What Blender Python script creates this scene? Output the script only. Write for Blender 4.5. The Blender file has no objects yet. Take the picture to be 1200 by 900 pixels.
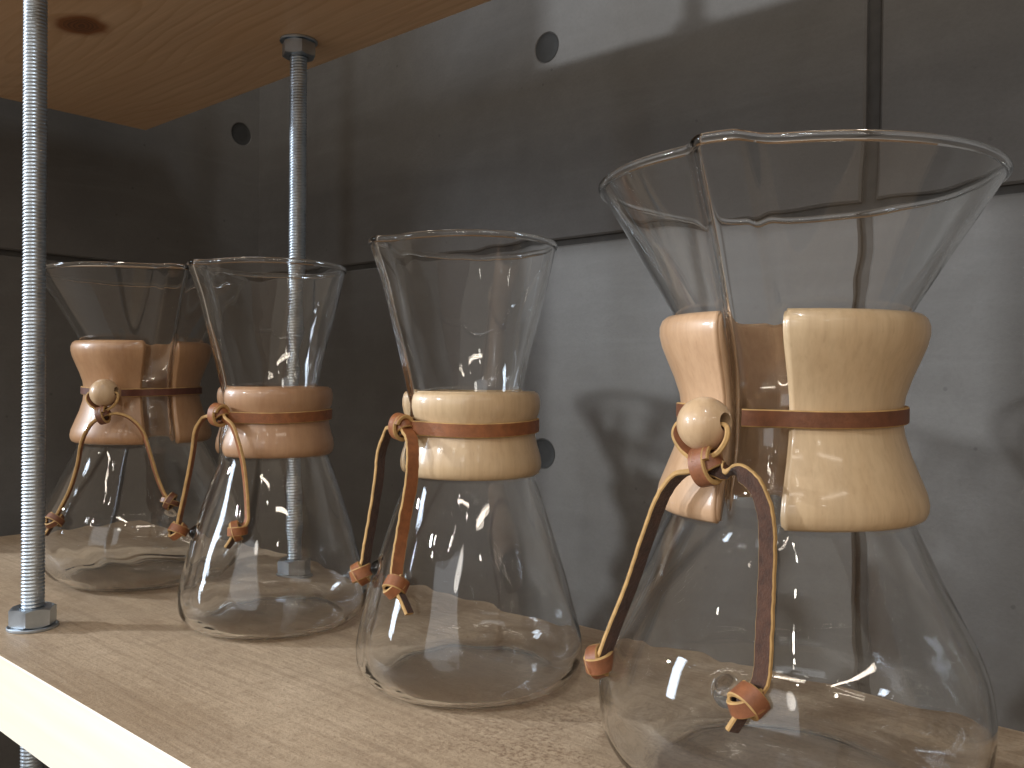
import bpy, bmesh, math, random
import numpy as np
from mathutils import Vector, Matrix
random.seed(7)
PI = math.pi
sc = bpy.context.scene
COL = sc.collection

# ------------------------------------------------------------------ camera
YAW, PITCH, ROLL = 0.71529, -0.00804, 0.00890
F = Vector((-math.sin(YAW) * math.cos(PITCH), math.cos(YAW) * math.cos(PITCH), math.sin(PITCH)))
R0 = Vector((math.cos(YAW), math.sin(YAW), 0)); U0 = R0.cross(F)
RR = R0 * math.cos(ROLL) + U0 * math.sin(ROLL); UU = -R0 * math.sin(ROLL) + U0 * math.cos(ROLL)
cd = bpy.data.cameras.new('camera'); cam = bpy.data.objects.new('camera', cd); COL.objects.link(cam)
cd.sensor_width = 36; cd.lens = 1018.77 / 1200 * 36; cd.clip_start = 0.01; cd.clip_end = 50
m = Matrix((RR, UU, -F)).transposed().to_4x4(); m.translation = (0, 0, 0.1431); cam.matrix_world = m
sc.camera = cam

# ------------------------------------------------------------------ world and lamps
w = bpy.data.worlds.new('World'); sc.world = w; w.use_nodes = True
bg = w.node_tree.nodes['Background']; bg.inputs[0].default_value = (1.0, 0.81, 0.63, 1); bg.inputs[1].default_value = 0.33

def aim(o, loc, target):
    o.location = loc
    o.rotation_euler = (Vector(target) - Vector(loc)).to_track_quat('-Z', 'Y').to_euler()

def spot(name, loc, target, power, color, size, angle, blend=0.6, shift=0.0, caustic=True):
    d = bpy.data.lights.new(name, 'SPOT'); d.energy = power; d.color = color; d.shadow_soft_size = size
    d.spot_size = math.radians(angle); d.spot_blend = blend
    if caustic: d.cycles.is_caustics_light = True
    o = bpy.data.objects.new(name, d); COL.objects.link(o); aim(o, loc, target); return o

def area(name, loc, target, power, color, sx, sy):
    d = bpy.data.lights.new(name, 'AREA'); d.energy = power; d.color = color; d.shape = 'RECTANGLE'; d.size = sx; d.size_y = sy
    o = bpy.data.objects.new(name, d); COL.objects.link(o); aim(o, loc, target); return o

spot('shop_spotlight', (-2.33, -1.46, 0.90), (-0.25, 0.38, -0.02), 190, (0.90, 0.95, 1.0), 0.042, 40, 1.0)
spot('shop_spotlight', (-0.86, -2.10, 1.10), (0.05, 0.50, 0.04), 80, (0.92, 0.96, 1.0), 0.040, 24, 1.0)
spot('shop_spotlight', (1.05, -2.0, 1.05), (-0.80, 0.45, 0.15), 3.5, (1.0, 0.93, 0.84), 0.12, 34, 0.8)
area('shop_window', (-2.05, -1.75, 0.72), (-0.3, 0.3, 0.1), 16, (0.72, 0.84, 1.0), 0.30, 0.95)
area('ceiling_panel', (0.65, -0.80, 2.25), (-0.35, 0.3, 0.05), 9, (0.85, 0.92, 1.0), 0.07, 0.5)
area('front_fill', (0.7, -3.0, 0.85), (-0.3, 0.3, 0.1), 8, (0.88, 0.94, 1.0), 2.0, 1.2)  # added unseen soft panel, brightens the glass with a broad pale reflection
for tx, ty, tz, pw in ((-0.9, -1.7, 1.75, 3.0), (0.9, -1.9, 1.55, 3.0), (1.9, -0.6, 1.3, 2.5)):   # added strip lights, unseen, put in for streaks on the glass
    area('streak_fill', (tx, ty, tz), (-0.35, 0.3, 0.1), pw, (1.0, 0.88, 0.74), 1.1, 0.05)
for lx, ly, lz, pw in ((-0.55, -1.7, 0.95, 1.6), (-0.55, -1.7, 0.86, 1.6), (0.9, -1.3, 1.1, 1.2), (0.35, -1.5, 1.25, 1.5), (0.35, -1.5, 1.14, 1.5), (1.5, -0.9, 0.9, 1.2),
                       (-0.10, -1.9, 1.9, 1.4), (-1.4, -1.9, 1.6, 1.4), (1.2, -1.8, 1.9, 1.4), (0.1, -1.2, 0.75, 0.7)):
    spot('small_lamp', (lx, ly, lz), (-0.35, 0.3, 0.1), pw, (1, 0.94, 0.84), 0.022, 60, 0.6, 0.0, False)

sc.view_settings.view_transform = 'Standard'; sc.view_settings.look = 'None'
sc.view_settings.exposure = 0.32; sc.view_settings.gamma = 1.0
sc.render.engine = 'CYCLES'
cy = sc.cycles
cy.max_bounces = 28; cy.transmission_bounces = 28; cy.glossy_bounces = 10; cy.diffuse_bounces = 4; cy.transparent_max_bounces = 16
cy.caustics_refractive = True; cy.caustics_reflective = True; cy.blur_glossy = 0.3
cy.sample_clamp_indirect = 12.0; cy.use_denoising = True

# ------------------------------------------------------------------ node helpers
def new_mat(name):
    mt = bpy.data.materials.new(name); mt.use_nodes = True
    nt = mt.node_tree; b = nt.nodes['Principled BSDF']; return mt, nt, b
def N(nt, typ, **kw):
    n = nt.nodes.new(typ)
    for k, v in kw.items():
        if k in n.inputs.keys(): n.inputs[k].default_value = v
        else: setattr(n, k, v)
    return n
def L(nt, a, b): nt.links.new(a, b)
def coords(nt, scale=(1, 1, 1), rot=(0, 0, 0), loc=(0, 0, 0), rnd=False):
    t = N(nt, 'ShaderNodeTexCoord'); mp = N(nt, 'ShaderNodeMapping')
    mp.inputs['Scale'].default_value = scale; mp.inputs['Rotation'].default_value = rot; mp.inputs['Location'].default_value = loc
    L(nt, t.outputs['Object'], mp.inputs['Vector']); 
    if rnd:
        oi = N(nt, 'ShaderNodeObjectInfo'); mu = N(nt, 'ShaderNodeVectorMath', operation='MULTIPLY'); mu.inputs[1].default_value = (7.3, 5.1, 3.7)
        cb = N(nt, 'ShaderNodeCombineXYZ')
        for i in range(3): L(nt, oi.outputs['Random'], cb.inputs[i])
        L(nt, cb.outputs[0], mu.inputs[0]); L(nt, mu.outputs[0], mp.inputs['Location'])
    return mp.outputs[0]
def noise(nt, vec, scale, detail=4, rough=0.55, dist=0.0):
    n = N(nt, 'ShaderNodeTexNoise'); n.inputs['Scale'].default_value = scale; n.inputs['Detail'].default_value = detail
    n.inputs['Roughness'].default_value = rough; n.inputs['Distortion'].default_value = dist
    L(nt, vec, n.inputs['Vector']); return n.outputs['Fac']
def ramp(nt, fac, stops, interp='LINEAR'):
    r = N(nt, 'ShaderNodeValToRGB'); cr = r.color_ramp; cr.interpolation = interp
    while len(cr.elements) < len(stops): cr.elements.new(0.5)
    for e, (p, c) in zip(cr.elements, stops):
        e.position = p; e.color = (c, c, c, 1) if isinstance(c, (int, float)) else (*c, 1)
    L(nt, fac, r.inputs['Fac']); return r.outputs['Color']
def mixc(nt, fac, a, b, mode='MIX'):
    n = N(nt, 'ShaderNodeMix', data_type='RGBA', blend_type=mode)
    for sock, v in ((n.inputs['Factor'], fac), (n.inputs['A'] if False else n.inputs[6], a), (n.inputs[7], b)):
        if isinstance(v, (int, float)): sock.default_value = v
        elif isinstance(v, tuple): sock.default_value = (*v, 1)
        else: L(nt, v, sock)
    return n.outputs[2]
def bump(nt, b, h, strength, dist=0.001):
    n = N(nt, 'ShaderNodeBump'); n.inputs['Strength'].default_value = strength; n.inputs['Distance'].default_value = dist
    L(nt, h, n.inputs['Height']); L(nt, n.outputs[0], b.inputs['Normal'])

# ------------------------------------------------------------------ materials
def glass_mat():
    mt = bpy.data.materials.new('clear_glass'); mt.use_nodes = True; nt = mt.node_tree
    nt.nodes.clear(); o = N(nt, 'ShaderNodeOutputMaterial'); g = N(nt, 'ShaderNodeBsdfGlass')
    g.inputs['IOR'].default_value = 1.47; g.inputs['Roughness'].default_value = 0.0
    g.inputs['Color'].default_value = (0.998, 1.0, 0.998, 1)
    L(nt, g.outputs[0], o.inputs['Surface'])
    return mt
GLASS = glass_mat()

def concrete():
    mt, nt, b = new_mat('grey_concrete'); v = coords(nt)
    big = noise(nt, v, 5, 5, 0.6, 0.5); mid = noise(nt, v, 40, 6, 0.65, 0.3); fine = noise(nt, v, 420, 3, 0.6)
    vs = coords(nt, (1.2, 1.2, 9)); streak = noise(nt, vs, 6, 4, 0.6, 0.8)
    c = ramp(nt, big, [(0.3, (0.098, 0.092, 0.085)), (0.7, (0.138, 0.133, 0.126))])
    c = mixc(nt, ramp(nt, mid, [(0.40, 0.0), (0.75, 0.45)]), c, (0.090, 0.086, 0.080))
    c = mixc(nt, ramp(nt, streak, [(0.50, 0.0), (0.75, 0.22)]), c, (0.170, 0.167, 0.162))
    c = mixc(nt, ramp(nt, fine, [(0.45, 0.0), (0.75, 0.25)]), c, (0.085, 0.081, 0.076))
    sp = N(nt, 'ShaderNodeTexVoronoi'); sp.inputs['Scale'].default_value = 60; L(nt, v, sp.inputs['Vector'])
    pit = ramp(nt, sp.outputs['Distance'], [(0.05, 1.0), (0.10, 0.0)])
    gate = ramp(nt, noise(nt, v, 14, 2), [(0.52, 0.0), (0.60, 1.0)])
    pm = mixc(nt, 1.0, pit, gate, 'MULTIPLY')
    c = mixc(nt, mixc(nt, 1.0, pm, (0.6, 0.6, 0.6), 'MULTIPLY'), c, (0.055, 0.052, 0.048))
    L(nt, c, b.inputs['Base Color']); b.inputs['Roughness'].default_value = 0.62; b.inputs['Specular IOR Level'].default_value = 0.35
    h = mixc(nt, 0.3, mid, fine); bump(nt, b, h, 0.35, 0.0012)
    return mt
def plain(name, col, rough=0.7, metal=0.0):
    mt, nt, b = new_mat(name); v = coords(nt); n = noise(nt, v, 120, 3)
    c = ramp(nt, n, [(0.3, tuple(x * 0.85 for x in col)), (0.7, tuple(min(1, x * 1.12) for x in col))])
    L(nt, c, b.inputs['Base Color']); b.inputs['Roughness'].default_value = rough; b.inputs['Metallic'].default_value = metal
    return mt
CONC = concrete(); JOINT = plain('dark_joint', (0.062, 0.058, 0.053), 0.9); PLUG = plain('tie_hole_mortar', (0.024, 0.024, 0.023), 0.85)
FLOOR = plain('dark_floor', (0.36, 0.31, 0.26), 0.6)

def pine_under():
    # flat-sawn softwood: long growth bands that open into cathedral arches round a knot
    mt, nt, b = new_mat('pine_underside'); v = coords(nt)
    sep = N(nt, 'ShaderNodeSeparateXYZ'); L(nt, v, sep.inputs[0])
    warp = noise(nt, coords(nt, (2.2, 7, 7)), 1.0, 3, 0.5)
    wv = N(nt, 'ShaderNodeMath', operation='MULTIPLY'); L(nt, warp, wv.inputs[0]); wv.inputs[1].default_value = 0.35
    # distance from the cathedral's axis, stretched along the board
    kx = N(nt, 'ShaderNodeMath', operation='ADD'); L(nt, sep.outputs[0], kx.inputs[0]); kx.inputs[1].default_value = 0.70
    kx2 = N(nt, 'ShaderNodeMath', operation='MULTIPLY'); L(nt, kx.outputs[0], kx2.inputs[0]); kx2.inputs[1].default_value = 0.20
    ky = N(nt, 'ShaderNodeMath', operation='SUBTRACT'); L(nt, sep.outputs[1], ky.inputs[0]); ky.inputs[1].default_value = 0.25
    cv = N(nt, 'ShaderNodeCombineXYZ'); L(nt, kx2.outputs[0], cv.inputs[0]); L(nt, ky.outputs[0], cv.inputs[1])
    ln = N(nt, 'ShaderNodeVectorMath', operation='LENGTH'); L(nt, cv.outputs[0], ln.inputs[0])
    sm = N(nt, 'ShaderNodeMath', operation='MULTIPLY_ADD'); L(nt, ln.outputs['Value'], sm.inputs[0]); sm.inputs[1].default_value = 1.0
    wv2 = N(nt, 'ShaderNodeMath', operation='MULTIPLY'); L(nt, warp, wv2.inputs[0]); wv2.inputs[1].default_value = 0.10
    L(nt, wv2.outputs[0], sm.inputs[2])
    fr = N(nt, 'ShaderNodeMath', operation='MULTIPLY'); L(nt, sm.outputs[0], fr.inputs[0]); fr.inputs[1].default_value = 105
    si = N(nt, 'ShaderNodeMath', operation='FRACT'); L(nt, fr.outputs[0], si.inputs[0])
    band = ramp(nt, si.outputs[0], [(0.0, 0.0), (0.62, 0.32), (0.86, 0.95), (0.93, 0.9), (1.0, 0.0)])
    amt = ramp(nt, noise(nt, coords(nt, (1.5, 9, 9)), 2.0, 3), [(0.3, 0.25), (0.7, 1.0)])
    band = mixc(nt, 1.0, band, amt, 'MULTIPLY')
    c = mixc(nt, band, (0.72, 0.51, 0.325), (0.58, 0.37, 0.205))
    fib = noise(nt, coords(nt, (6, 260, 260)), 1.0, 4, 0.6)
    c = mixc(nt, ramp(nt, fib, [(0.35, 0.0), (0.75, 0.35)]), c, (0.30, 0.16, 0.075))
    blot = noise(nt, coords(nt, (4, 9, 9)), 1.5, 3)
    c = mixc(nt, ramp(nt, blot, [(0.4, 0.0), (0.7, 0.45)]), c, (0.62, 0.38, 0.20))
    # the knot
    kv = N(nt, 'ShaderNodeVectorMath', operation='SUBTRACT'); L(nt, v, kv.inputs[0]); kv.inputs[1].default_value = (-0.6173, 0.2564, 0)
    ks = N(nt, 'ShaderNodeVectorMath', operation='MULTIPLY'); L(nt, kv.outputs[0], ks.inputs[0]); ks.inputs[1].default_value = (0.72, 0.95, 0)
    kn = N(nt, 'ShaderNodeVectorMath', operation='ADD'); L(nt, ks.outputs[0], kn.inputs[0])
    nn = N(nt, 'ShaderNodeTexNoise'); nn.inputs['Scale'].default_value = 60; L(nt, v, nn.inputs['Vector'])
    nsc = N(nt, 'ShaderNodeVectorMath', operation='SCALE'); L(nt, nn.outputs['Color'], nsc.inputs[0]); nsc.inputs['Scale'].default_value = 0.006
    off = N(nt, 'ShaderNodeVectorMath', operation='SUBTRACT'); L(nt, nsc.outputs[0], off.inputs[0]); off.inputs[1].default_value = (0.003, 0.003, 0.003)
    L(nt, off.outputs[0], kn.inputs[1])
    kl = N(nt, 'ShaderNodeVectorMath', operation='LENGTH'); L(nt, kn.outputs[0], kl.inputs[0])
    c = mixc(nt, ramp(nt, kl.outputs['Value'], [(0.0, 1.0), (0.0135, 0.95), (0.0165, 0.0)]), c, (0.27, 0.105, 0.035))
    rings = N(nt, 'ShaderNodeMath', operation='MULTIPLY'); L(nt, kl.outputs['Value'], rings.inputs[0]); rings.inputs[1].default_value = 420
    rf = N(nt, 'ShaderNodeMath', operation='FRACT'); L(nt, rings.outputs[0], rf.inputs[0])
    inner = ramp(nt, kl.outputs['Value'], [(0.0, 1.0), (0.0085, 1.0), (0.0095, 0.0)])
    rr = mixc(nt, 1.0, inner, ramp(nt, rf.outputs[0], [(0.3, 0.25), (0.8, 0.95)]), 'MULTIPLY')
    c = mixc(nt, rr, c, (0.13, 0.06, 0.03))
    L(nt, c, b.inputs['Base Color']); b.inputs['Roughness'].default_value = 0.55
    bump(nt, b, fib, 0.2, 0.0006)
    return mt

def shelf_top():
    mt, nt, b = new_mat('worn_shelf_board'); v = coords(nt)
    g1 = noise(nt, coords(nt, (3, 34, 30)), 1.0, 5, 0.6, 0.6); g2 = noise(nt, coords(nt, (14, 320, 200)), 1.0, 4, 0.6)
    blot = noise(nt, v, 7, 4, 0.6, 0.4); speck = noise(nt, v, 620, 3, 0.7)
    c = ramp(nt, blot, [(0.3, (0.41, 0.305, 0.20)), (0.7, (0.57, 0.45, 0.32))])
    c = mixc(nt, ramp(nt, g1, [(0.46, 0.0), (0.66, 0.5)]), c, (0.33, 0.245, 0.165))
    c = mixc(nt, ramp(nt, g2, [(0.45, 0.0), (0.75, 0.6)]), c, (0.27, 0.19, 0.125))
    # oblique saw marks across the board
    saw = noise(nt, coords(nt, (150, 10, 10), (0, 0, 0.65)), 1.0, 2, 0.5)
    c = mixc(nt, ramp(nt, saw, [(0.5, 0.0), (0.72, 0.16)]), c, (0.24, 0.18, 0.12))
    c = mixc(nt, ramp(nt, speck, [(0.52, 0.0), (0.68, 0.55)]), c, (0.22, 0.15, 0.10))
    mot = noise(nt, v, 150, 4, 0.7, 0.5)
    c = mixc(nt, ramp(nt, mot, [(0.45, 0.0), (0.70, 0.45)]), c, (0.28, 0.20, 0.13))
    # spilt coffee dust near the front flask
    kv = N(nt, 'ShaderNodeVectorMath', operation='DISTANCE'); L(nt, v, kv.inputs[0]); kv.inputs[1].default_value = (-0.205, 0.265, 0)
    near = ramp(nt, kv.outputs['Value'], [(0.02, 1.0), (0.085, 0.0)])
    sp2 = ramp(nt, noise(nt, v, 380, 5, 0.75), [(0.50, 0.0), (0.56, 1.0)])
    cl = ramp(nt, noise(nt, v, 45, 3), [(0.38, 0.0), (0.52, 1.0)])
    pm = mixc(nt, 1.0, mixc(nt, 1.0, sp2, near, 'MULTIPLY'), cl, 'MULTIPLY')
    c = mixc(nt, mixc(nt, 1.0, pm, (0.6, 0.6, 0.6), 'MULTIPLY'), c, (0.15, 0.085, 0.05))
    L(nt, c, b.inputs['Base Color']); b.inputs['Roughness'].default_value = 0.6; b.inputs['Specular IOR Level'].default_value = 0.3
    h = mixc(nt, 0.5, g2, speck); bump(nt, b, h, 0.5, 0.0008)
    return mt
def shelf_edge():
    mt, nt, b = new_mat('pale_planed_edge'); g = noise(nt, coords(nt, (5, 1, 120)), 1.0, 4, 0.6)
    c = ramp(nt, g, [(0.35, (0.92, 0.87, 0.75)), (0.7, (0.89, 0.82, 0.67))])
    L(nt, c, b.inputs['Base Color']); b.inputs['Roughness'].default_value = 0.5; return mt
PINE = pine_under(); TOP = shelf_top(); EDGE = shelf_edge()

def collar_wood(name, c1, c2, fl):
    mt, nt, b = new_mat(name)
    v = coords(nt, rnd=True)
    t = N(nt, 'ShaderNodeTexCoord'); mp = N(nt, 'ShaderNodeMapping'); mp.inputs['Scale'].default_value = (420, 420, 13); L(nt, t.outputs['Object'], mp.inputs['Vector'])
    g = noise(nt, mp.outputs[0], 1.0, 4, 0.6)
    mp2 = N(nt, 'ShaderNodeMapping'); mp2.inputs['Scale'].default_value = (60, 60, 7); L(nt, t.outputs['Object'], mp2.inputs['Vector'])
    g2 = noise(nt, mp2.outputs[0], 1.0, 4, 0.6, 0.8)
    blot = noise(nt, v, 30, 4, 0.6)
    c = ramp(nt, g2, [(0.32, c1), (0.68, c2)])
    c = mixc(nt, ramp(nt, blot, [(0.4, 0.0), (0.75, 0.25)]), c, tuple(x * 0.72 for x in c2))
    mp3 = N(nt, 'ShaderNodeMapping'); mp3.inputs['Scale'].default_value = (900, 900, 190); L(nt, t.outputs['Object'], mp3.inputs['Vector'])
    f = noise(nt, mp3.outputs[0], 1.0, 2, 0.5)
    c = mixc(nt, ramp(nt, f, [(0.62, 0.0), (0.76, 0.14)]), c, fl)
    c = mixc(nt, ramp(nt, g, [(0.42, 0.0), (0.75, 0.22)]), c, fl)
    L(nt, c, b.inputs['Base Color']); b.inputs['Roughness'].default_value = 0.45
    b.inputs['Coat Weight'].default_value = 0.45; b.inputs['Coat Roughness'].default_value = 0.10
    bump(nt, b, g, 0.12, 0.0003)
    return mt
MAPLE = collar_wood('pale_maple', (0.60, 0.45, 0.275), (0.53, 0.375, 0.215), (0.20, 0.11, 0.05))
MAPLE_PINK = collar_wood('pinkish_maple', (0.58, 0.385, 0.235), (0.49, 0.305, 0.175), (0.20, 0.09, 0.04))
ALDER = collar_wood('reddish_alder', (0.45, 0.275, 0.155), (0.38, 0.215, 0.115), (0.22, 0.09, 0.045))
ALDER_DARK = collar_wood('tan_alder', (0.43, 0.25, 0.125), (0.36, 0.19, 0.088), (0.18, 0.075, 0.035))
BEADW = collar_wood('pale_bead_wood', (0.60, 0.43, 0.26), (0.52, 0.35, 0.20), (0.22, 0.11, 0.05))

def leather(name, col, rough, bs, suede=False):
    mt, nt, b = new_mat(name); v = coords(nt); n = noise(nt, v, 260, 4, 0.65); n2 = noise(nt, v, 1100, 3, 0.7)
    k = 0.55 if suede else 0.78
    c = ramp(nt, n, [(0.3, tuple(x * k for x in col)), (0.7, tuple(min(1, x * 1.2) for x in col))])
    L(nt, c, b.inputs['Base Color']); b.inputs['Roughness'].default_value = rough
    if suede: b.inputs['Sheen Weight'].default_value = 0.2
    bump(nt, b, mixc(nt, 0.5, n, n2), bs, 0.0008)
    return mt
LEA_RED = leather('red_brown_leather', (0.145, 0.052, 0.022), 0.5, 0.25)
LEA_ORG = leather('tan_orange_leather', (0.23, 0.080, 0.026), 0.5, 0.25)
LEA_KNOT = leather('terracotta_leather', (0.22, 0.080, 0.033), 0.5, 0.25)
LEA_DARK = leather('dark_brown_leather', (0.105, 0.035, 0.020), 0.5, 0.25)
LEA_CUT = leather('cut_leather_edge', (0.42, 0.255, 0.095), 0.75, 0.4)
LEA_SUEDE = leather('rough_leather_back', (0.062, 0.025, 0.013), 0.95, 1.0, True)

def zinc():
    mt, nt, b = new_mat('zinc_plated_steel'); v = coords(nt); n = noise(nt, v, 90, 4)
    c = ramp(nt, n, [(0.3, (0.38, 0.44, 0.50)), (0.7, (0.52, 0.58, 0.64))]); L(nt, c, b.inputs['Base Color'])
    b.inputs['Metallic'].default_value = 1.0
    L(nt, ramp(nt, n, [(0.3, 0.32), (0.7, 0.46)]), b.inputs['Roughness']); return mt
ZINC = zinc()

# ------------------------------------------------------------------ object helpers
def mesh_obj(name, verts, faces, mats, parent=None, smooth=True, midx=None, kind=None, autosmooth=None):
    me = bpy.data.meshes.new(name); me.from_pydata([tuple(map(float, v)) for v in verts], [], faces)
    for mt in (mats if isinstance(mats, (list, tuple)) else [mats]): me.materials.append(mt)
    if midx is not None: me.polygons.foreach_set('material_index', midx)
    me.polygons.foreach_set('use_smooth', [smooth] * len(me.polygons))
    bm = bmesh.new(); bm.from_mesh(me); bmesh.ops.recalc_face_normals(bm, faces=bm.faces)
    if autosmooth:
        for e in bm.edges:
            if len(e.link_faces) == 2 and e.calc_face_angle(0) > math.radians(autosmooth): e.smooth = False
    bm.to_mesh(me); bm.free(); me.update()
    o = bpy.data.objects.new(name, me); COL.objects.link(o)
    if parent: o.parent = parent
    if kind: o['kind'] = kind
    return o
def empty(name, loc, label=None, cat=None, group=None, kind=None, parent=None):
    o = bpy.data.objects.new(name, None); COL.objects.link(o); o.location = loc; o.empty_display_size = 0.02
    if label: o['label'] = label
    if cat: o['category'] = cat
    if group: o['group'] = group
    if kind: o['kind'] = kind
    if parent: o.parent = parent
    return o
def box_vf(x0, x1, y0, y1, z0, z1):
    v = [(x, y, z) for x in (x0, x1) for y in (y0, y1) for z in (z0, z1)]
    f = [(0, 1, 3, 2), (4, 6, 7, 5), (0, 4, 5, 1), (2, 3, 7, 6), (0, 2, 6, 4), (1, 5, 7, 3)]
    return v, f
def pchip(xs, ys, xq):
    xs = np.array(xs, float); ys = np.array(ys, float); h = np.diff(xs); d = np.diff(ys) / h
    mm = np.zeros_like(xs); mm[0] = d[0]; mm[-1] = d[-1]
    for i in range(1, len(xs) - 1):
        if d[i - 1] * d[i] > 0:
            w1 = 2 * h[i] + h[i - 1]; w2 = h[i] + 2 * h[i - 1]; mm[i] = (w1 + w2) / (w1 / d[i - 1] + w2 / d[i])
    i = np.clip(np.searchsorted(xs, xq) - 1, 0, len(xs) - 2); t = (xq - xs[i]) / h[i]
    return ((2*t**3 - 3*t**2 + 1) * ys[i] + (t**3 - 2*t**2 + t) * h[i] * mm[i] + (-2*t**3 + 3*t**2) * ys[i+1] + (t**3 - t**2) * h[i] * mm[i+1])
def catmull(P, sub=8):
    P = [np.array(p, float) for p in P]; P = [2 * P[0] - P[1]] + P + [2 * P[-1] - P[-2]]; out = []
    for i in range(1, len(P) - 2):
        for k in range(sub):
            t = k / sub; a, b, c, d = P[i-1:i+3]
            out.append(0.5 * ((2*b) + (c-a)*t + (2*a-5*b+4*c-d)*t*t + (3*b-a-3*c+d)*t**3))
    out.append(P[-2]); return out
def ribbon(name, P, W, width, thick, mats, parent, closed=False, jitter=0.0, taper=False):
    """A leather strip: mats = (face on +N, cut edge, face on -N), N = T x W."""
    P = np.array(P); n = len(P); W = np.array(W) if np.ndim(W) == 2 else np.tile(np.array(W, float), (n, 1))
    V = []; rg = random.Random(len(P) * 31 + int(width * 1e5))
    # cross-section: slightly rounded rectangle, 8 corners
    cw, ct = width / 2, thick / 2; e = thick * 0.22
    sec = [(-cw + e, -ct), (cw - e, -ct), (cw, -ct + e), (cw, ct - e), (cw - e, ct), (-cw + e, ct), (-cw, ct - e), (-cw, -ct + e)]
    smat = [2, 1, 1, 1, 0, 1, 1, 1]
    for i in range(n):
        if closed: T = P[(i + 1) % n] - P[i - 1]
        else: T = P[min(i + 1, n - 1)] - P[max(i - 1, 0)]
        T = T / np.linalg.norm(T); w_ = W[i] - T * (W[i] @ T); w_ /= np.linalg.norm(w_); nn = np.cross(T, w_)
        j = 1 + jitter * (rg.random() - 0.5)
        for a, c in sec: V.append(P[i] + w_ * a * j + nn * c)
    Fc = []; mi = []; k = 8
    for i in range(n if closed else n - 1):
        i2 = (i + 1) % n
        for s in range(k):
            Fc.append((i * k + s, i * k + (s + 1) % k, i2 * k + (s + 1) % k, i2 * k + s)); mi.append(smat[s])
    if not closed:
        Fc.append(tuple(range(k))[::-1]); mi.append(1); Fc.append(tuple((n - 1) * k + s for s in range(k))); mi.append(1)
    return mesh_obj(name, V, Fc, list(mats), parent, True, mi, autosmooth=40)
def lathe_vf(prof, seg=48):
    V = []; Fc = []; n = len(prof)
    for r, z in prof:
        for j in range(seg):
            a = 2 * PI * j / seg; V.append((r * math.cos(a), r * math.sin(a), z))
    for i in range(n - 1):
        for j in range(seg):
            Fc.append((i * seg + j, i * seg + (j + 1) % seg, (i + 1) * seg + (j + 1) % seg, (i + 1) * seg + j))
    return V, Fc

# ------------------------------------------------------------------ the walls
WY, WX, SEAM_Z, SEAM_X = 0.5721, -0.8907, 0.2553, -0.1931
def holed_panel(parent, u0, u1, z0, z1, holes, T, name='concrete_panel', depth=0.03, bev=0.0015, hr=0.0132, hd=0.0010):
    """A cast panel in the plane (u, z) with shallow round tie holes; T maps (u, d, z) to the room, d = depth behind the face."""
    bm = bmesh.new()
    def ring(pts):
        vs = [bm.verts.new(T(u, d, z)) for u, d, z in pts]; es = [bm.edges.new((vs[i], vs[(i + 1) % len(vs)])) for i in range(len(vs))]; return vs, es
    c = [(u0 + bev, 0, z0 + bev), (u1 - bev, 0, z0 + bev), (u1 - bev, 0, z1 - bev), (u0 + bev, 0, z1 - bev)]
    vs, es = ring(c); alle = list(es); hv = []
    for hu, hz in holes:
        a, b_ = ring([(hu + hr * math.cos(2*PI*k/40), 0, hz + hr * math.sin(2*PI*k/40)) for k in range(40)]); alle += b_; hv.append(a)
    bmesh.ops.triangle_fill(bm, edges=alle, use_beauty=True)
    o1 = [bm.verts.new(T(*p)) for p in ((u0, bev, z0), (u1, bev, z0), (u1, bev, z1), (u0, bev, z1))]
    o2 = [bm.verts.new(T(*p)) for p in ((u0, depth, z0), (u1, depth, z0), (u1, depth, z1), (u0, depth, z1))]
    for i in range(4):
        j = (i + 1) % 4; bm.faces.new((vs[i], vs[j], o1[j], o1[i])); bm.faces.new((o1[i], o1[j], o2[j], o2[i]))
    bm.faces.new(o2)
    for a, (hu, hz) in zip(hv, holes):
        inn = [bm.verts.new(T(hu + hr * 0.94 * math.cos(2*PI*k/40), hd, hz + hr * 0.94 * math.sin(2*PI*k/40))) for k in range(40)]
        for k in range(40): bm.faces.new((a[k], a[(k+1) % 40], inn[(k+1) % 40], inn[k]))
        bm.faces.new(inn)
    bmesh.ops.recalc_face_normals(bm, faces=bm.faces)
    me = bpy.data.meshes.new(name); bm.to_mesh(me); bm.free(); me.materials.append(CONC)
    o = bpy.data.objects.new(name, me); COL.objects.link(o); o.parent = parent; o.cycles.is_caustics_receiver = True
    for hu, hz in holes:
        V = [T(hu, hd - 0.0006, hz)]; 
        for rr_, dd in ((0.5, -0.0002), (0.88, -0.0005), (0.925, 0.0)):
            V += [T(hu + hr*rr_*math.cos(2*PI*k/32), hd - 0.0006 - dd, hz + hr*rr_*math.sin(2*PI*k/32)) for k in range(32)]
        Fc = [(0, 1 + k, 1 + (k + 1) % 32) for k in range(32)]
        for q in range(2): Fc += [(1 + q*32 + k, 1 + q*32 + (k+1) % 32, 33 + q*32 + (k+1) % 32, 33 + q*32 + k) for k in range(32)]
        mesh_obj('tie_hole_plug', V, Fc, PLUG, o, True)
    return o
back = empty('back_wall', (0, 0, 0), kind='structure'); G = 0.0028; GV = 0.0046
TB = lambda u, d, z: (u, WY + d, z)
holed_panel(back, WX - 0.004, SEAM_X - GV, SEAM_Z + G, 1.3, [(-0.4618, 0.421)], TB)
holed_panel(back, WX - 0.004, SEAM_X - GV, -0.75, SEAM_Z - G, [(-0.4618, 0.0785)], TB)
holed_panel(back, SEAM_X + GV, 1.6, SEAM_Z + G, 1.3, [(0.0756, 0.421)], TB)
holed_panel(back, SEAM_X + GV, 1.6, -0.75, SEAM_Z - G, [(0.0756, 0.0785)], TB)
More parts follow.
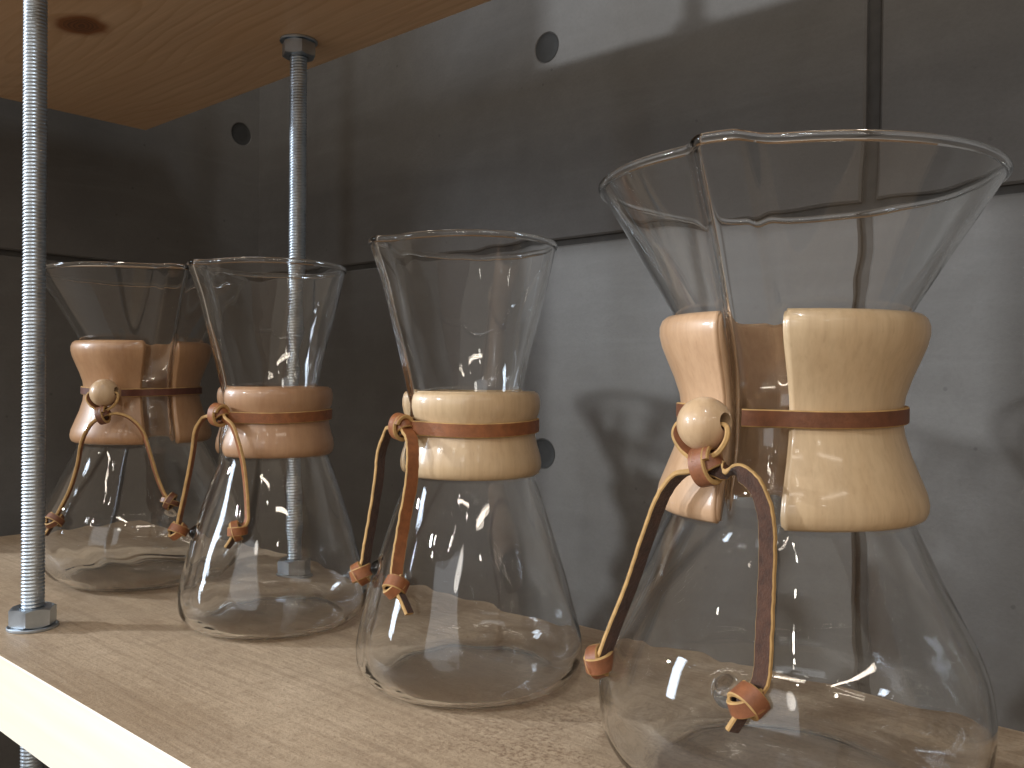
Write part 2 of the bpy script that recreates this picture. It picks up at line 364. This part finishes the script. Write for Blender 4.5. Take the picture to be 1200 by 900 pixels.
v, f = box_vf(WX - 0.06, 1.6, WY + 0.0045, WY + 0.09, -0.75, 1.3); mesh_obj('joint_filler', v, f, JOINT, back, False)
left = empty('side_wall', (0, 0, 0), kind='structure')
TL = lambda u, d, z: (WX - d, u, z)
LE = 0.105
holed_panel(left, LE, WY + 0.004, SEAM_Z + G, 1.3, [(0.5487, 0.4188)], TL)
holed_panel(left, LE, WY + 0.004, -0.75, SEAM_Z - G, [], TL)
v, f = box_vf(WX - 0.05, WX - 0.0045, LE + 0.003, WY + 0.004, -0.75, 1.3); mesh_obj('joint_filler', v, f, JOINT, left, False)
v, f = box_vf(-4, 4, -4, 0.7, -0.80, -0.7505); o = mesh_obj('floor', v, f, FLOOR, None, False); o['kind'] = 'structure'

# ------------------------------------------------------------------ the shelving unit
unit = empty('shelving_unit', (-0.05, 0.285, -0.038), 'pine board shelving hung on threaded steel rods in front of the grey concrete wall', 'shelf')
def un(p): return (p[0] + 0.05, p[1] - 0.285, p[2] + 0.038)
def board(x0, x1, y0, y1, z0, z1, mats, label, bev=0.0006):
    bm = bmesh.new(); v, f = box_vf(x0, x1, y0, y1, z0, z1)
    vs = [bm.verts.new(p) for p in v]
    for q in f: bm.faces.new([vs[i] for i in q])
    bmesh.ops.recalc_face_normals(bm, faces=bm.faces)
    bmesh.ops.bevel(bm, geom=list(bm.edges), offset=bev, segments=1, affect='EDGES')
    bm.normal_update()
    for fc in bm.faces:
        n = fc.normal
        fc.material_index = 0 if n.z > 0.99 else (1 if n.z < -0.99 else 2)
    me = bpy.data.meshes.new('shelf_board'); bm.to_mesh(me); bm.free()
    for mt in mats: me.materials.append(mt)
    o = bpy.data.objects.new('shelf_board', me); COL.objects.link(o); o.parent = unit; o.location = un((0, 0, 0)); o['label'] = label
    o.cycles.is_caustics_receiver = True
    return o
YF, YB, XL, ZU = 0.1614, 0.4055, -0.833, 0.3816
board(XL, 0.9, YF, YB, -0.038, 0.0, (TOP, PINE, EDGE), 'lower board with worn tan top and pale front edge')
board(XL, 0.9, YF, 0.4079, ZU, ZU + 0.062, (PINE, PINE, EDGE), 'upper board showing orange knotty pine underside')

def rod_mesh(z0, z1, R=0.0061, pitch=0.0020, seg=36):
    # true helical V-thread: rows alternate crest and root and climb half a pitch per row pair
    n = int((z1 - z0) / pitch); V = []; Fc = []
    prof = ((0.0, R - 0.0006), (0.18, R - 0.0006), (0.47, R), (0.63, R))
    m_ = len(prof)
    for k in range(n):
        for dz, r in prof:
            for j in range(seg):
                a = 2 * PI * j / seg; V.append((r * math.cos(a), r * math.sin(a), z0 + (k + dz + j / seg) * pitch))
    rows = n * m_
    for i in range(rows - 1):
        for j in range(seg):
            if j < seg - 1: Fc.append((i*seg + j, i*seg + j + 1, (i+1)*seg + j + 1, (i+1)*seg + j))
            elif i + m_ + 1 < rows: Fc.append((i*seg + j, (i+m_)*seg, (i+m_+1)*seg, (i+1)*seg + j))
    me = bpy.data.meshes.new('threaded_rod'); me.from_pydata(V, [], Fc); me.materials.append(ZINC)
    me.polygons.foreach_set('use_smooth', [True] * len(me.polygons)); me.update(); return me
RODM = rod_mesh(-0.42, 0.92)
def nut_mesh(R=0.0122, h=0.0103, hole=0.0063):
    # hexagonal nut with chamfered corners: intersect of a hexagon and a cone, top and bottom
    V = []; Fc = []; seg = 96
    def hexr(a): 
        a = (a % (PI / 3)) - PI / 6; return R * math.cos(PI / 6) / math.cos(a)
    ap = R * math.cos(PI / 6) * 0.985
    rows = []
    def row(fr): rows.append([fr(2 * PI * j / seg) for j in range(seg)])
    row(lambda a: (hole, 0.0006)); row(lambda a: (hole + 0.0008, 0)); row(lambda a: (ap * 0.97, 0))
    row(lambda a: (hexr(a), max(0.0001, (hexr(a) - ap) * 0.62)))
    row(lambda a: (hexr(a), h - max(0.0001, (hexr(a) - ap) * 0.62)))
    row(lambda a: (ap * 0.97, h)); row(lambda a: (hole + 0.0008, h)); row(lambda a: (hole, h - 0.0006))
    for r_ in rows:
        for j, (r, z) in enumerate(r_): a = 2 * PI * j / seg; V.append((r * math.cos(a), r * math.sin(a), z))
    n = len(rows)
    for i in range(n):
        i2 = (i + 1) % n
        for j in range(seg): Fc.append((i*seg + j, i*seg + (j+1) % seg, i2*seg + (j+1) % seg, i2*seg + j))
    return V, Fc
nv, nf = nut_mesh()
wv_, wf_ = lathe_vf([(0.0066, 0), (0.0128, 0), (0.0132, 0.0004), (0.0132, 0.0014), (0.0128, 0.0018), (0.0066, 0.0018), (0.0066, 0)], 64)
nut_me = washer_me = None
def rod_set(x, y, nut_rot_low, nut_rot_up):
    global nut_me, washer_me
    rod = bpy.data.objects.new('threaded_rod', RODM); COL.objects.link(rod); rod.parent = unit; rod.location = un((x, y, 0))
    rod.rotation_euler = (0, 0, random.random() * 6)
    for z, up, rot in ((0.0, 1, nut_rot_low), (-0.038, -1, 20), (ZU, -1, nut_rot_up), (ZU + 0.062, 1, 40)):
        for kind in ('washer', 'hex_nut'):
            if kind == 'washer':
                if washer_me is None: o = mesh_obj('washer', wv_, wf_, ZINC, rod, True, autosmooth=30); washer_me = o.data
                else: o = bpy.data.objects.new('washer', washer_me); COL.objects.link(o); o.parent = rod
                zz = z if up > 0 else z - 0.0018
            else:
                if nut_me is None: o = mesh_obj('hex_nut', nv, nf, ZINC, rod, True, autosmooth=25); nut_me = o.data
                else: o = bpy.data.objects.new('hex_nut', nut_me); COL.objects.link(o); o.parent = rod
                zz = z + 0.0018 if up > 0 else z - 0.0018 - 0.0103
            o.location = (0, 0, zz); o.rotation_euler = (0, 0, math.radians(rot) - rod.rotation_euler[2])
rod_set(-0.5219, 0.1921, -37.2, 10)
rod_set(-0.5241, 0.3682, 5, -24.6)

# ------------------------------------------------------------------ glass coffee makers
BIG = dict(
    out=[(0.0, 0.047), (0.0028, 0.053), (0.0100, 0.0612), (0.0195, 0.0656), (0.0295, 0.0665), (0.040, 0.0652), (0.052, 0.0615), (0.0645, 0.0556),
         (0.078, 0.0490), (0.0915, 0.0427), (0.104, 0.0362), (0.115, 0.0305), (0.125, 0.0272), (0.133, 0.0266), (0.142, 0.0284), (0.152, 0.0325),
         (0.160, 0.0372), (0.1665, 0.0410), (0.18, 0.0491), (0.2098, 0.0672)],
    H=0.2098, spout=0.0078, sp_w=0.0086, sp0=0.088, btn=0.0500, wall=0.0017,
    collar=[(0.0957, 0.0436), (0.0966, 0.0450), (0.0985, 0.0458), (0.1008, 0.0460), (0.1045, 0.0452), (0.110, 0.0430), (0.117, 0.0402), (0.124, 0.0381),
            (0.1305, 0.0373), (0.137, 0.0382), (0.143, 0.0402), (0.149, 0.0427), (0.154, 0.0447), (0.1578, 0.0456), (0.1608, 0.0456), (0.1632, 0.0447), (0.1645, 0.0432)],
    gap=0.0100)
SMALL = dict(
    out=[(0.0, 0.0425), (0.0015, 0.0468), (0.0060, 0.0512), (0.0110, 0.0531), (0.0160, 0.0535), (0.0225, 0.0525), (0.034, 0.0497), (0.048, 0.0461),
         (0.061, 0.0421), (0.077, 0.0368), (0.094, 0.0308), (0.103, 0.0268), (0.112, 0.0237), (0.120, 0.0226), (0.128, 0.0228), (0.1355, 0.0239), (0.17, 0.0318), (0.2036, 0.0397)],
    H=0.2036, spout=0.0070, sp_w=0.0078, sp0=0.090, btn=0.0545, wall=0.0016,
    collar=[(0.0965, 0.0314), (0.0975, 0.0326), (0.0995, 0.0334), (0.1020, 0.0336), (0.1055, 0.0331), (0.1100, 0.0317), (0.1145, 0.0307), (0.1190, 0.0304), (0.1225, 0.0310),
            (0.1255, 0.0322), (0.1285, 0.0328), (0.1315, 0.0328), (0.1340, 0.0322), (0.1358, 0.0310)],
    gap=0.0095)

def flask_glass(D, az, parent):
    H = D['H']; zs_, rs_ = zip(*D['out']); t0 = D['wall']
    # columns crowd round the spout
    nth = 260; u = np.linspace(0, 1, nth, endpoint=False); th = 2*PI*u + az
    th = az + 2 * PI * u - 0.80 * np.sin(2 * PI * u)
    zz = np.unique(np.concatenate([np.linspace(0, 0.03, 26) ** 1.0, np.linspace(0.03, D['btn'] - 0.006, 10), np.linspace(D['btn'] - 0.006, D['btn'] + 0.006, 14),
                   np.linspace(D['btn'] + 0.006, H - 0.003, 64), np.linspace(H - 0.003, H, 5)]))
    zz = zz[np.concatenate([[True], np.diff(zz) > 1e-6])]
    r = pchip(zs_, rs_, zz)
    dth = (th - az + PI) % (2 * PI) - PI
    def sst(a, b, x): x = np.clip((x - a) / (b - a), 0, 1); return x * x * (3 - 2 * x)
    Rm = np.repeat(r[:, None], nth, 1); Zm = np.repeat(zz[:, None], nth, 1); Dm = np.repeat(dth[None], len(zz), 0)
    s = Rm * np.sin(np.clip(Dm, -PI/2, PI/2)); s = np.where(np.abs(Dm) > 1.4, 1.0, s)
    prof = 1 / (1 + (np.abs(s) / (D['sp_w'])) ** 5)
    hgt = D['spout'] * sst(D['sp0'], D['sp0'] + 0.02, Zm) * (1 + 0.25 * sst(H - 0.02, H, Zm) + 0.35 * np.exp(-((Zm - 0.13) / 0.022) ** 2) * (H > 0.205))
    # slight hand-blown unevenness
    wob = 0.00018 * np.sin(3 * Dm + 40 * Zm) + 0.00014 * np.sin(5 * Dm - 70 * Zm + 1) + 0.0001 * np.sin(9 * Dm + 110 * Zm)
    Rm2 = Rm + hgt * prof + wob * sst(0.0, 0.01, Zm)
    arc = Rm * Dm
    btn = 0.0034 * np.exp(-((arc ** 2 + (Zm - D['btn']) ** 2) / (0.0032 ** 2)) ** 1.6)
    def xyz(Rx): return np.stack([Rx * np.cos(th)[None], Rx * np.sin(th)[None], Zm], -1)
    base = xyz(Rm2)
    dz = np.gradient(base, axis=0); dt = np.roll(base, -1, 1) - np.roll(base, 1, 1)
    nrm = np.cross(dt, dz); nrm /= np.linalg.norm(nrm, axis=-1, keepdims=True)
    rgn = np.random.RandomState(int(abs(az) * 1000)); rip = 0 * Zm
    for _ in range(14):
        a_, kz = rgn.randint(2, 22), rgn.uniform(60, 420); rip = rip + np.sin(a_ * th[None] + kz * Zm + rgn.uniform(0, 6)) / (1 + 0.12 * a_)
    rip *= 0.000035 * (0.30 + 1.5 * (1 - sst(0.015, 0.05, Zm)) + 0.12 * sst(0.12, 0.2, Zm))
    tk = rip + t0 + 0.0006 * (1 - sst(0, 0.016, Zm)) + 0.0 * Zm
    inner = base - nrm * tk[..., None]
    outer = xyz(Rm2 + btn)
    # rim bead: swell the last millimetres
    rows = []
    rc = D['out'][0][1]
    # outer underside: shallow punt
    for fr, z in ((0.02, 0.0030), (0.25, 0.0029), (0.5, 0.0026), (0.7, 0.0018), (0.85, 0.0008), (0.93, 0.0002), (0.97, 0.0)):
        rows.append(np.stack([rc * fr * np.cos(th), rc * fr * np.sin(th), np.full(nth, z)], -1))
    start_o = len(rows)
    rows += [outer[i] for i in range(len(zz))]
    # rim: rounded lip thicker than the wall
    A = rows[-1]; B = inner[-1]; C = (A + B) / 2; X = (A - C); rad = np.linalg.norm(X, axis=1, keepdims=True); X /= rad
    Y = np.cross(dt[-1] / np.linalg.norm(dt[-1], axis=1, keepdims=True), X); Y *= np.sign(Y[:, 2:3]); Rb = np.maximum(rad, 0.00165)
    for ang in np.linspace(-50, 230, 12):
        a = math.radians(ang); rows.append(C + Y * 0.0006 + Rb * (X * math.cos(a) + Y * math.sin(a)))
    zin = 0.0024
    ii = [i for i in range(len(zz)) if inner[i][:, 2].min() > zin + 0.0009]
    rows += [inner[i] for i in ii[::-1]]
    # rounded inside corner and inside floor
    last = inner[ii[0]]; rl = np.hypot(last[:, 0], last[:, 1]); zl = last[:, 2]
    ri = rl.mean()
    for a in (25, 50, 70, 90):
        a_ = math.radians(a); rr = rl - 0.006 * (1 - math.cos(a_)); z = zl - (zl - zin) * math.sin(a_)
        rows.append(np.stack([rr * np.cos(th), rr * np.sin(th), z], -1))
    for fr, z in ((0.9, 0.0004), (0.7, 0.0016), (0.5, 0.0025), (0.25, 0.0030), (0.02, 0.0032)):
        rr = (ri - 0.006) * fr; rows.append(np.stack([rr * np.cos(th), rr * np.sin(th), np.full(nth, zin + z)], -1))
    V = np.concatenate(rows); n = len(rows); Fc = []
    for i in range(n - 1):
        a = i * nth; b = a + nth
        Fc += [(a + j, a + (j + 1) % nth, b + (j + 1) % nth, b + j) for j in range(nth)]
    Fc.append(tuple(range(nth))[::-1]); Fc.append(tuple((n - 1) * nth + j for j in range(nth)))
    o = mesh_obj('glass_body', V, Fc, GLASS, parent, True); o.cycles.is_caustics_caster = True
    return o

def collar_half(D, az, side, mat, parent, label=None):
    zs_, rs_ = zip(*D['collar']); zo, ro = zip(*D['out'])
    z = np.array(zs_); ro_ = np.array(rs_); ri = pchip(zo, ro, z) + 0.0007
    ri = np.minimum(ri, ro_ - 0.0006)
    nth = 56; V = []; Fc = []; m_ = len(z)
    def rowpts(rarr, j):
        pts = []
        for r_, z_ in zip(rarr, z):
            a0 = math.asin(D['gap'] / r_); a1 = PI - math.asin(0.0009 / r_)
            a = az + side * (a0 + (a1 - a0) * j / (nth - 1)); pts.append((r_ * math.cos(a), r_ * math.sin(a), z_))
        return pts
    for j in range(nth): V += rowpts(ro_, j) + rowpts(ri, j)
    k = 2 * m_
    for j in range(nth - 1):
        a, b = j * k, (j + 1) * k
        for i in range(m_ - 1):
            Fc.append((a + i, a + i + 1, b + i + 1, b + i)); Fc.append((a + m_ + i + 1, a + m_ + i, b + m_ + i, b + m_ + i + 1))
        Fc.append((a, b, b + m_, a + m_)); Fc.append((a + m_ - 1, a + k - 1, b + k - 1, b + m_ - 1))
    for a in (0, (nth - 1) * k):
        for i in range(m_ - 1): Fc.append((a + i, a + m_ + i, a + m_ + i + 1, a + i + 1))
    o = mesh_obj('collar_half', V, Fc, mat, parent, True)
    bm = bmesh.new(); bm.from_mesh(o.data)
    es = [e for e in bm.edges if len(e.link_faces) == 2 and e.calc_face_angle(0) > math.radians(48)]
    bmesh.ops.bevel(bm, geom=es, offset=0.0008, segments=3, affect='EDGES', clamp_overlap=True)
    for fc in bm.faces: fc.smooth = True
    bm.to_mesh(o.data); bm.free()
    if label: o['label'] = label
    o.cycles.is_caustics_receiver = True
    return o

def toward(pos): v = -Vector((pos[0], pos[1], 0)); return math.atan2(v.y, v.x)
def hv(a): return np.array((math.cos(a), math.sin(a), 0.0))
UP = np.array((0, 0, 1.0))
def unit_(v): v = np.array(v, float); return v / np.linalg.norm(v)

def coil(name, c, axis, ref, r, turns, width, thick, mats, parent, pitch=0.001, start=0.0, squash=1.0, r2=None):
    axis = unit_(axis); ref = np.array(ref) - axis * (np.array(ref) @ axis); ref = unit_(ref); oth = np.cross(axis, ref); n = int(30 * turns)
    r2 = r2 or r; P = []
    for i in range(n + 1):
        t = i / n; a = start + 2 * PI * turns * t; rr = r + (r2 - r) * t
        P.append(np.array(c) + ref * rr * math.cos(a) + oth * rr * squash * math.sin(a) + axis * pitch * (t - 0.5) * turns)
    Wd = [axis + 0.12 * ref * math.sin(6 * i / n) for i in range(n + 1)]
    return ribbon(name, P, Wd, width, thick, mats, parent)

def knot_core(c, r, parent, mat, axis):
    V, Fc = lathe_vf([(max(0.0001, r * math.sin(a)), -r * math.cos(a)) for a in np.linspace(0, PI, 9)], 14)
    q = Vector(axis).to_track_quat('Z', 'Y'); V = [tuple(q @ Vector(p) + Vector(c)) for p in V]
    return mesh_obj('knot_core', V, Fc, mat, parent, True)

def end_knot(c, down, out, parent, w, mats, tab=None, variant=0, sc_=1.0):
    """overhand knot at the end of a strip: crossing turns of leather round a core, and the cut end"""
    c = np.array(c); down = unit_(down); out = unit_(np.array(out) - down * (np.array(out) @ down)); sid = np.cross(down, out)
    k = coil('end_knot', c, down + (0.55 if variant % 2 else -0.55) * sid + 0.25 * out, out, 0.0040 * sc_, 1.25, w * 0.95, 0.0017, mats, parent, 0.002, 2.3, 0.9, 0.0034 * sc_)
    coil('knot_turn', c + down * 0.0006, down * 0.75 + (-0.75 if variant % 2 else 0.75) * sid - 0.15 * out, out, 0.0033 * sc_, 0.72, w * 0.8, 0.0016, mats, k, 0.001, -1.4, 1.0, 0.0040 * sc_)
    knot_core(c, 0.0026 * sc_, k, LEA_SUEDE, tuple(down))
    if tab is not None:
        tab = np.array(tab); P = catmull([c + down * 0.001, (c + tab) / 2 + out * 0.0008, tab], 5)
        ribbon('strip_end', P, sid * 0.8 + out * 0.6, w * 0.8, 0.0018, mats, k)
    return k

def bead(c, axis, r, hole, parent):
    a0 = math.asin(hole / r); pr = [(r * math.sin(a), -r * math.cos(a)) for a in np.linspace(a0, PI - a0, 28)]
    pr = [(hole, z) for z in np.linspace(r * math.cos(a0) * 0.97, -r * math.cos(a0) * 0.97, 5)] + pr + [(hole, r * math.cos(a0) * 0.97)]
    V, Fc = lathe_vf(pr, 48); q = Vector(axis).to_track_quat('Z', 'Y')
    o = mesh_obj('wooden_bead', [tuple(q @ Vector(p)) for p in V], Fc, BEADW, parent, True, autosmooth=50)
    o.location = c; o.cycles.is_caustics_receiver = True; return o

def make_flask(pos, D, az_deg, mats, label, tie):
    root = empty('glass_coffee_maker', (*pos, 0.0006), label, 'coffee maker', 'glass pour-over coffee makers in a row on the lower shelf')
    az = math.radians(az_deg)
    flask_glass(D, az, root)
    # side -1 turns clockwise seen from above = towards the camera's left for spouts facing the aisle
    collar_half(D, az, -1, mats[0], root, tie.get('l0')); collar_half(D, az, 1, mats[1], root, tie.get('l1'))
    ta = toward(pos); RT = np.array(R0); FW = -hv(ta)                      # local picture-right and away directions
    RT = np.array((-hv(ta)[1], hv(ta)[0], 0)) * 1.0; RT = np.cross(FW, UP)
    big = D is BIG
    zb = 0.1305 if big else 0.1192; rb = (0.0373 if big else 0.0304) + 0.0012; bw = tie['bw']; th_ = 0.0017
    ka = math.atan2(tie['knot'][1], tie['knot'][0]); M = tie['mats']      # M: band face, tail face, knot face
    # band round the waist of the collar, closed at the knot or bead
    g = 0.20 if big else 0.10
    P = []; n = 110
    for i in range(n + 1):
        t = i / n; a = ka + g + (2 * PI - 2 * g) * t
        lift = 0.0070 * math.exp(-((min(t, 1 - t)) / 0.028) ** 2) if big else 0.0030 * math.exp(-((min(t, 1 - t)) / 0.03) ** 2)
        P.append(hv(a) * (rb + lift) + UP * (zb + (0.0006 * math.sin(2 * a))))
    ribbon('leather_band', P, UP, bw, th_, (M[0], LEA_CUT, M[0]), root)
    kc = np.array(tie['knot']); tang = np.cross(UP, hv(ka))
    if big:
        b = np.array(tie['bead']); ba = math.atan2(b[1], b[0]); btan = np.cross(UP, hv(ba)); br = tie['br']
        bead(tuple(b), tuple(btan + UP * 0.12), br, 0.0030, root)
        # the strip leaves both ends of the bead and closes under it
        for s in (-1, 1):
            ob = hv(ba) * 0.0012
            Q = catmull([b + btan * s * br * 0.3, b + btan * s * br * 0.92 - UP * 0.0004, b + (br + 0.0014) * (btan * s * 0.93 - UP * 0.36) + ob,
                         b + (br + 0.0016) * (btan * s * 0.66 - UP * 0.75) + ob, b + (br + 0.0022) * (btan * s * 0.28 - UP * 0.96) + ob, kc + btan * s * 0.0008 + ob], 7)
            ribbon('bead_loop', Q, hv(ba) * 0.75 + btan * s * 0.55, 0.0046, 0.0017, (LEA_SUEDE, LEA_CUT, M[2]) if s < 0 else (M[2], LEA_CUT, LEA_SUEDE), root)
    kt = ribbon  # main knot: turns of strip round the crossing
    k = coil('main_knot', kc + hv(ka) * 0.001, tang + UP * (0.25 if big else -0.1) , hv(ka), tie['kr'], 1.3, tie['kw'], 0.0018, (M[2], LEA_CUT, M[2]), root, 0.0015, -2.2, 1.25)
    coil('knot_turn', kc, UP * 0.9 + tang * (-0.6), hv(ka), tie['kr'] * 0.9, 0.8, tie['kw'] * 0.75, 0.0017, (M[2], LEA_CUT, M[2]), k, 0.001, -1.2, 1.1)
    knot_core(kc, tie['kr'] * 0.72, k, LEA_SUEDE, tuple(tang))
    for key in ('L', 'R'):
        pts = [kc - hv(ka) * 0.001] + [np.array(p) for p in tie[key]] + [np.array(tie[key + 'k'])]
        Pn = catmull(pts, 7); wr, wf, face = tie[key + 'w']
        Wd = []
        for i in range(len(Pn)):
            t = i / (len(Pn) - 1); tw = tie.get(key + 'tw', 0.0) * (t - 0.4)
            base_ = RT * wr + FW * wf; Wd.append(base_ * math.cos(tw) + np.cross(UP, base_) * math.sin(tw) + UP * 0.05)
        # which flat side looks at the viewer
        i0 = len(Pn) // 2; T = unit_(Pn[i0 + 1] - Pn[i0 - 1]); wv = unit_(Wd[i0]); nn = np.cross(T, wv)
        front_is_plus = nn @ (-FW) > 0
        ma, mb = (face, M[1] if face is LEA_SUEDE else LEA_SUEDE)
        mm = (ma, LEA_CUT, mb) if front_is_plus else (mb, LEA_CUT, ma)
        tl = ribbon('leather_tail', Pn, Wd, tie['tw'], 0.0017, mm, root, jitter=0.10)
        c = np.array(tie[key + 'k']); dn = unit_(Pn[-1] - Pn[-6]); 
        end_knot(c, dn * 0.6 - UP * 0.4, -FW + 0.2 * RT, tl, tie['tw'], (M[2], LEA_CUT, LEA_SUEDE), tie.get(key + 't'), variant=tie.get('var', 0) + (key == 'R'), sc_=tie.get('ks', 1.0))
    return root

make_flask((-0.1288, 0.2987), BIG, -82, (MAPLE_PINK, MAPLE),
    'largest, nearest glass carafe with pale maple collar, wooden bead and dark hanging strap ends', dict(
    bw=0.0056, kr=0.0045, kw=0.0062, tw=0.0060, bead=(-0.0072, -0.0480, 0.1280), br=0.0088, knot=(-0.0052, -0.0490, 0.1148),
    mats=(LEA_RED, LEA_RED, LEA_KNOT), l0='pinkish pale maple half beside the bead', l1='pale cream maple half',
    L=[(-0.0095, -0.0500, 0.1128), (-0.0151, -0.0500, 0.1111), (-0.0205, -0.0508, 0.104), (-0.0275, -0.0485, 0.0899), (-0.0350, -0.0465, 0.0722), (-0.0405, -0.0480, 0.0574), (-0.0433, -0.0504, 0.0473)],
    Lk=(-0.0459, -0.0500, 0.0438), Lw=(-0.62, -0.78, LEA_SUEDE),
    R=[(0.0006, -0.0500, 0.1138), (0.007, -0.0510, 0.1136), (0.0126, -0.0520, 0.1099), (0.0157, -0.0520, 0.1024), (0.0165, -0.0520, 0.0921), (0.0169, -0.0535, 0.0789), (0.0178, -0.0565, 0.0668), (0.0190, -0.0608, 0.0555)],
    Rk=(0.0172, -0.0650, 0.0500), Rw=(0.80, -0.60, LEA_SUEDE), Rt=(0.0135, -0.0680, 0.0412), ks=1.35))
make_flask((-0.2862, 0.3000), SMALL, -120, (MAPLE, MAPLE),
    'narrow-necked glass carafe with cream maple collar and knotted orange strap, beside the largest carafe', dict(
    bw=0.0064, kr=0.0042, kw=0.0062, tw=0.0058, knot=(-0.0079, -0.0363, 0.1195), mats=(LEA_ORG, LEA_ORG, LEA_ORG),
    L=[(-0.0155, -0.0352, 0.1190), (-0.0225, -0.0320, 0.1165), (-0.0275, -0.0322, 0.1067), (-0.0281, -0.0331, 0.0942), (-0.0295, -0.0352, 0.0769), (-0.0308, -0.0371, 0.0634), (-0.0314, -0.038, 0.0558)],
    Lk=(-0.0324, -0.0397, 0.0503), Lw=(-0.62, -0.78, LEA_SUEDE),
    R=[(-0.0030, -0.0380, 0.1178), (0.0008, -0.039, 0.1147), (0.0046, -0.0417, 0.1082), (0.0038, -0.0418, 0.0952), (0.0004, -0.042, 0.081), (-0.0010, -0.0435, 0.0681), (0.0001, -0.0463, 0.0584)],
    Rk=(0.002, -0.0484, 0.0519), Rw=(-0.90, -0.45, LEA_ORG), Rt=(0.0125, -0.0500, 0.0415), ks=1.35))
make_flask((-0.4373, 0.2929), SMALL, -110, (ALDER, ALDER),
    'narrow-necked glass carafe with reddish wooden collar, standing in front of the rear rod', dict(
    bw=0.0062, kr=0.0044, kw=0.0062, tw=0.0050, knot=(0.0025, -0.0371, 0.1202), mats=(LEA_ORG, LEA_ORG, LEA_ORG), var=1,
    L=[(-0.009, -0.0372, 0.1192), (-0.017, -0.0366, 0.1168), (-0.0208, -0.0384, 0.1105), (-0.0218, -0.0395, 0.0989), (-0.0227, -0.0414, 0.0859), (-0.0237, -0.0439, 0.0717), (-0.0245, -0.0459, 0.0613)],
    Lk=(-0.0248, -0.0465, 0.0548), Lw=(-0.30, -0.95, LEA_ORG),
    R=[(0.0085, -0.0376, 0.1181), (0.0147, -0.0370, 0.1144), (0.0200, -0.0366, 0.1057), (0.0228, -0.0353, 0.0946), (0.0244, -0.0345, 0.0813), (0.0257, -0.0345, 0.07), (0.0273, -0.0360, 0.0637)],
    Rk=(0.0244, -0.0395, 0.0595), Rw=(0.30, -0.95, LEA_ORG), Rt=(0.0219, -0.0440, 0.0507), ks=1.35))
make_flask((-0.5969, 0.2913), BIG, -11, (ALDER_DARK, ALDER_DARK),
    'farthest wide-mouthed glass carafe with tan wooden collar, dark strap and bead, behind the front rod', dict(
    bw=0.0052, kr=0.0040, kw=0.0050, tw=0.0042, bead=(0.0275, -0.0390, 0.1299), br=0.0090, knot=(0.0290, -0.0400, 0.1155), mats=(LEA_DARK, LEA_RED, LEA_RED), var=1,
    L=[(0.0262, -0.0425, 0.1130), (0.0231, -0.0461, 0.1086), (0.0204, -0.05, 0.0984), (0.0175, -0.0515, 0.0828), (0.0160, -0.0555, 0.0675), (0.0156, -0.0613, 0.0554)],
    Lk=(0.015, -0.0641, 0.0491), Lt=(0.0118, -0.0685, 0.0394), Lw=(-0.30, -0.95, LEA_ORG),
    R=[(0.0360, -0.0345, 0.1165), (0.0432, -0.0290, 0.1133), (0.0490, -0.0240, 0.1051), (0.0510, -0.0200, 0.0907), (0.0530, -0.0165, 0.0763), (0.057, -0.0136, 0.0649)],
    Rk=(0.0605, -0.0111, 0.0598), Rw=(0.35, -0.93, LEA_ORG), ks=1.5))
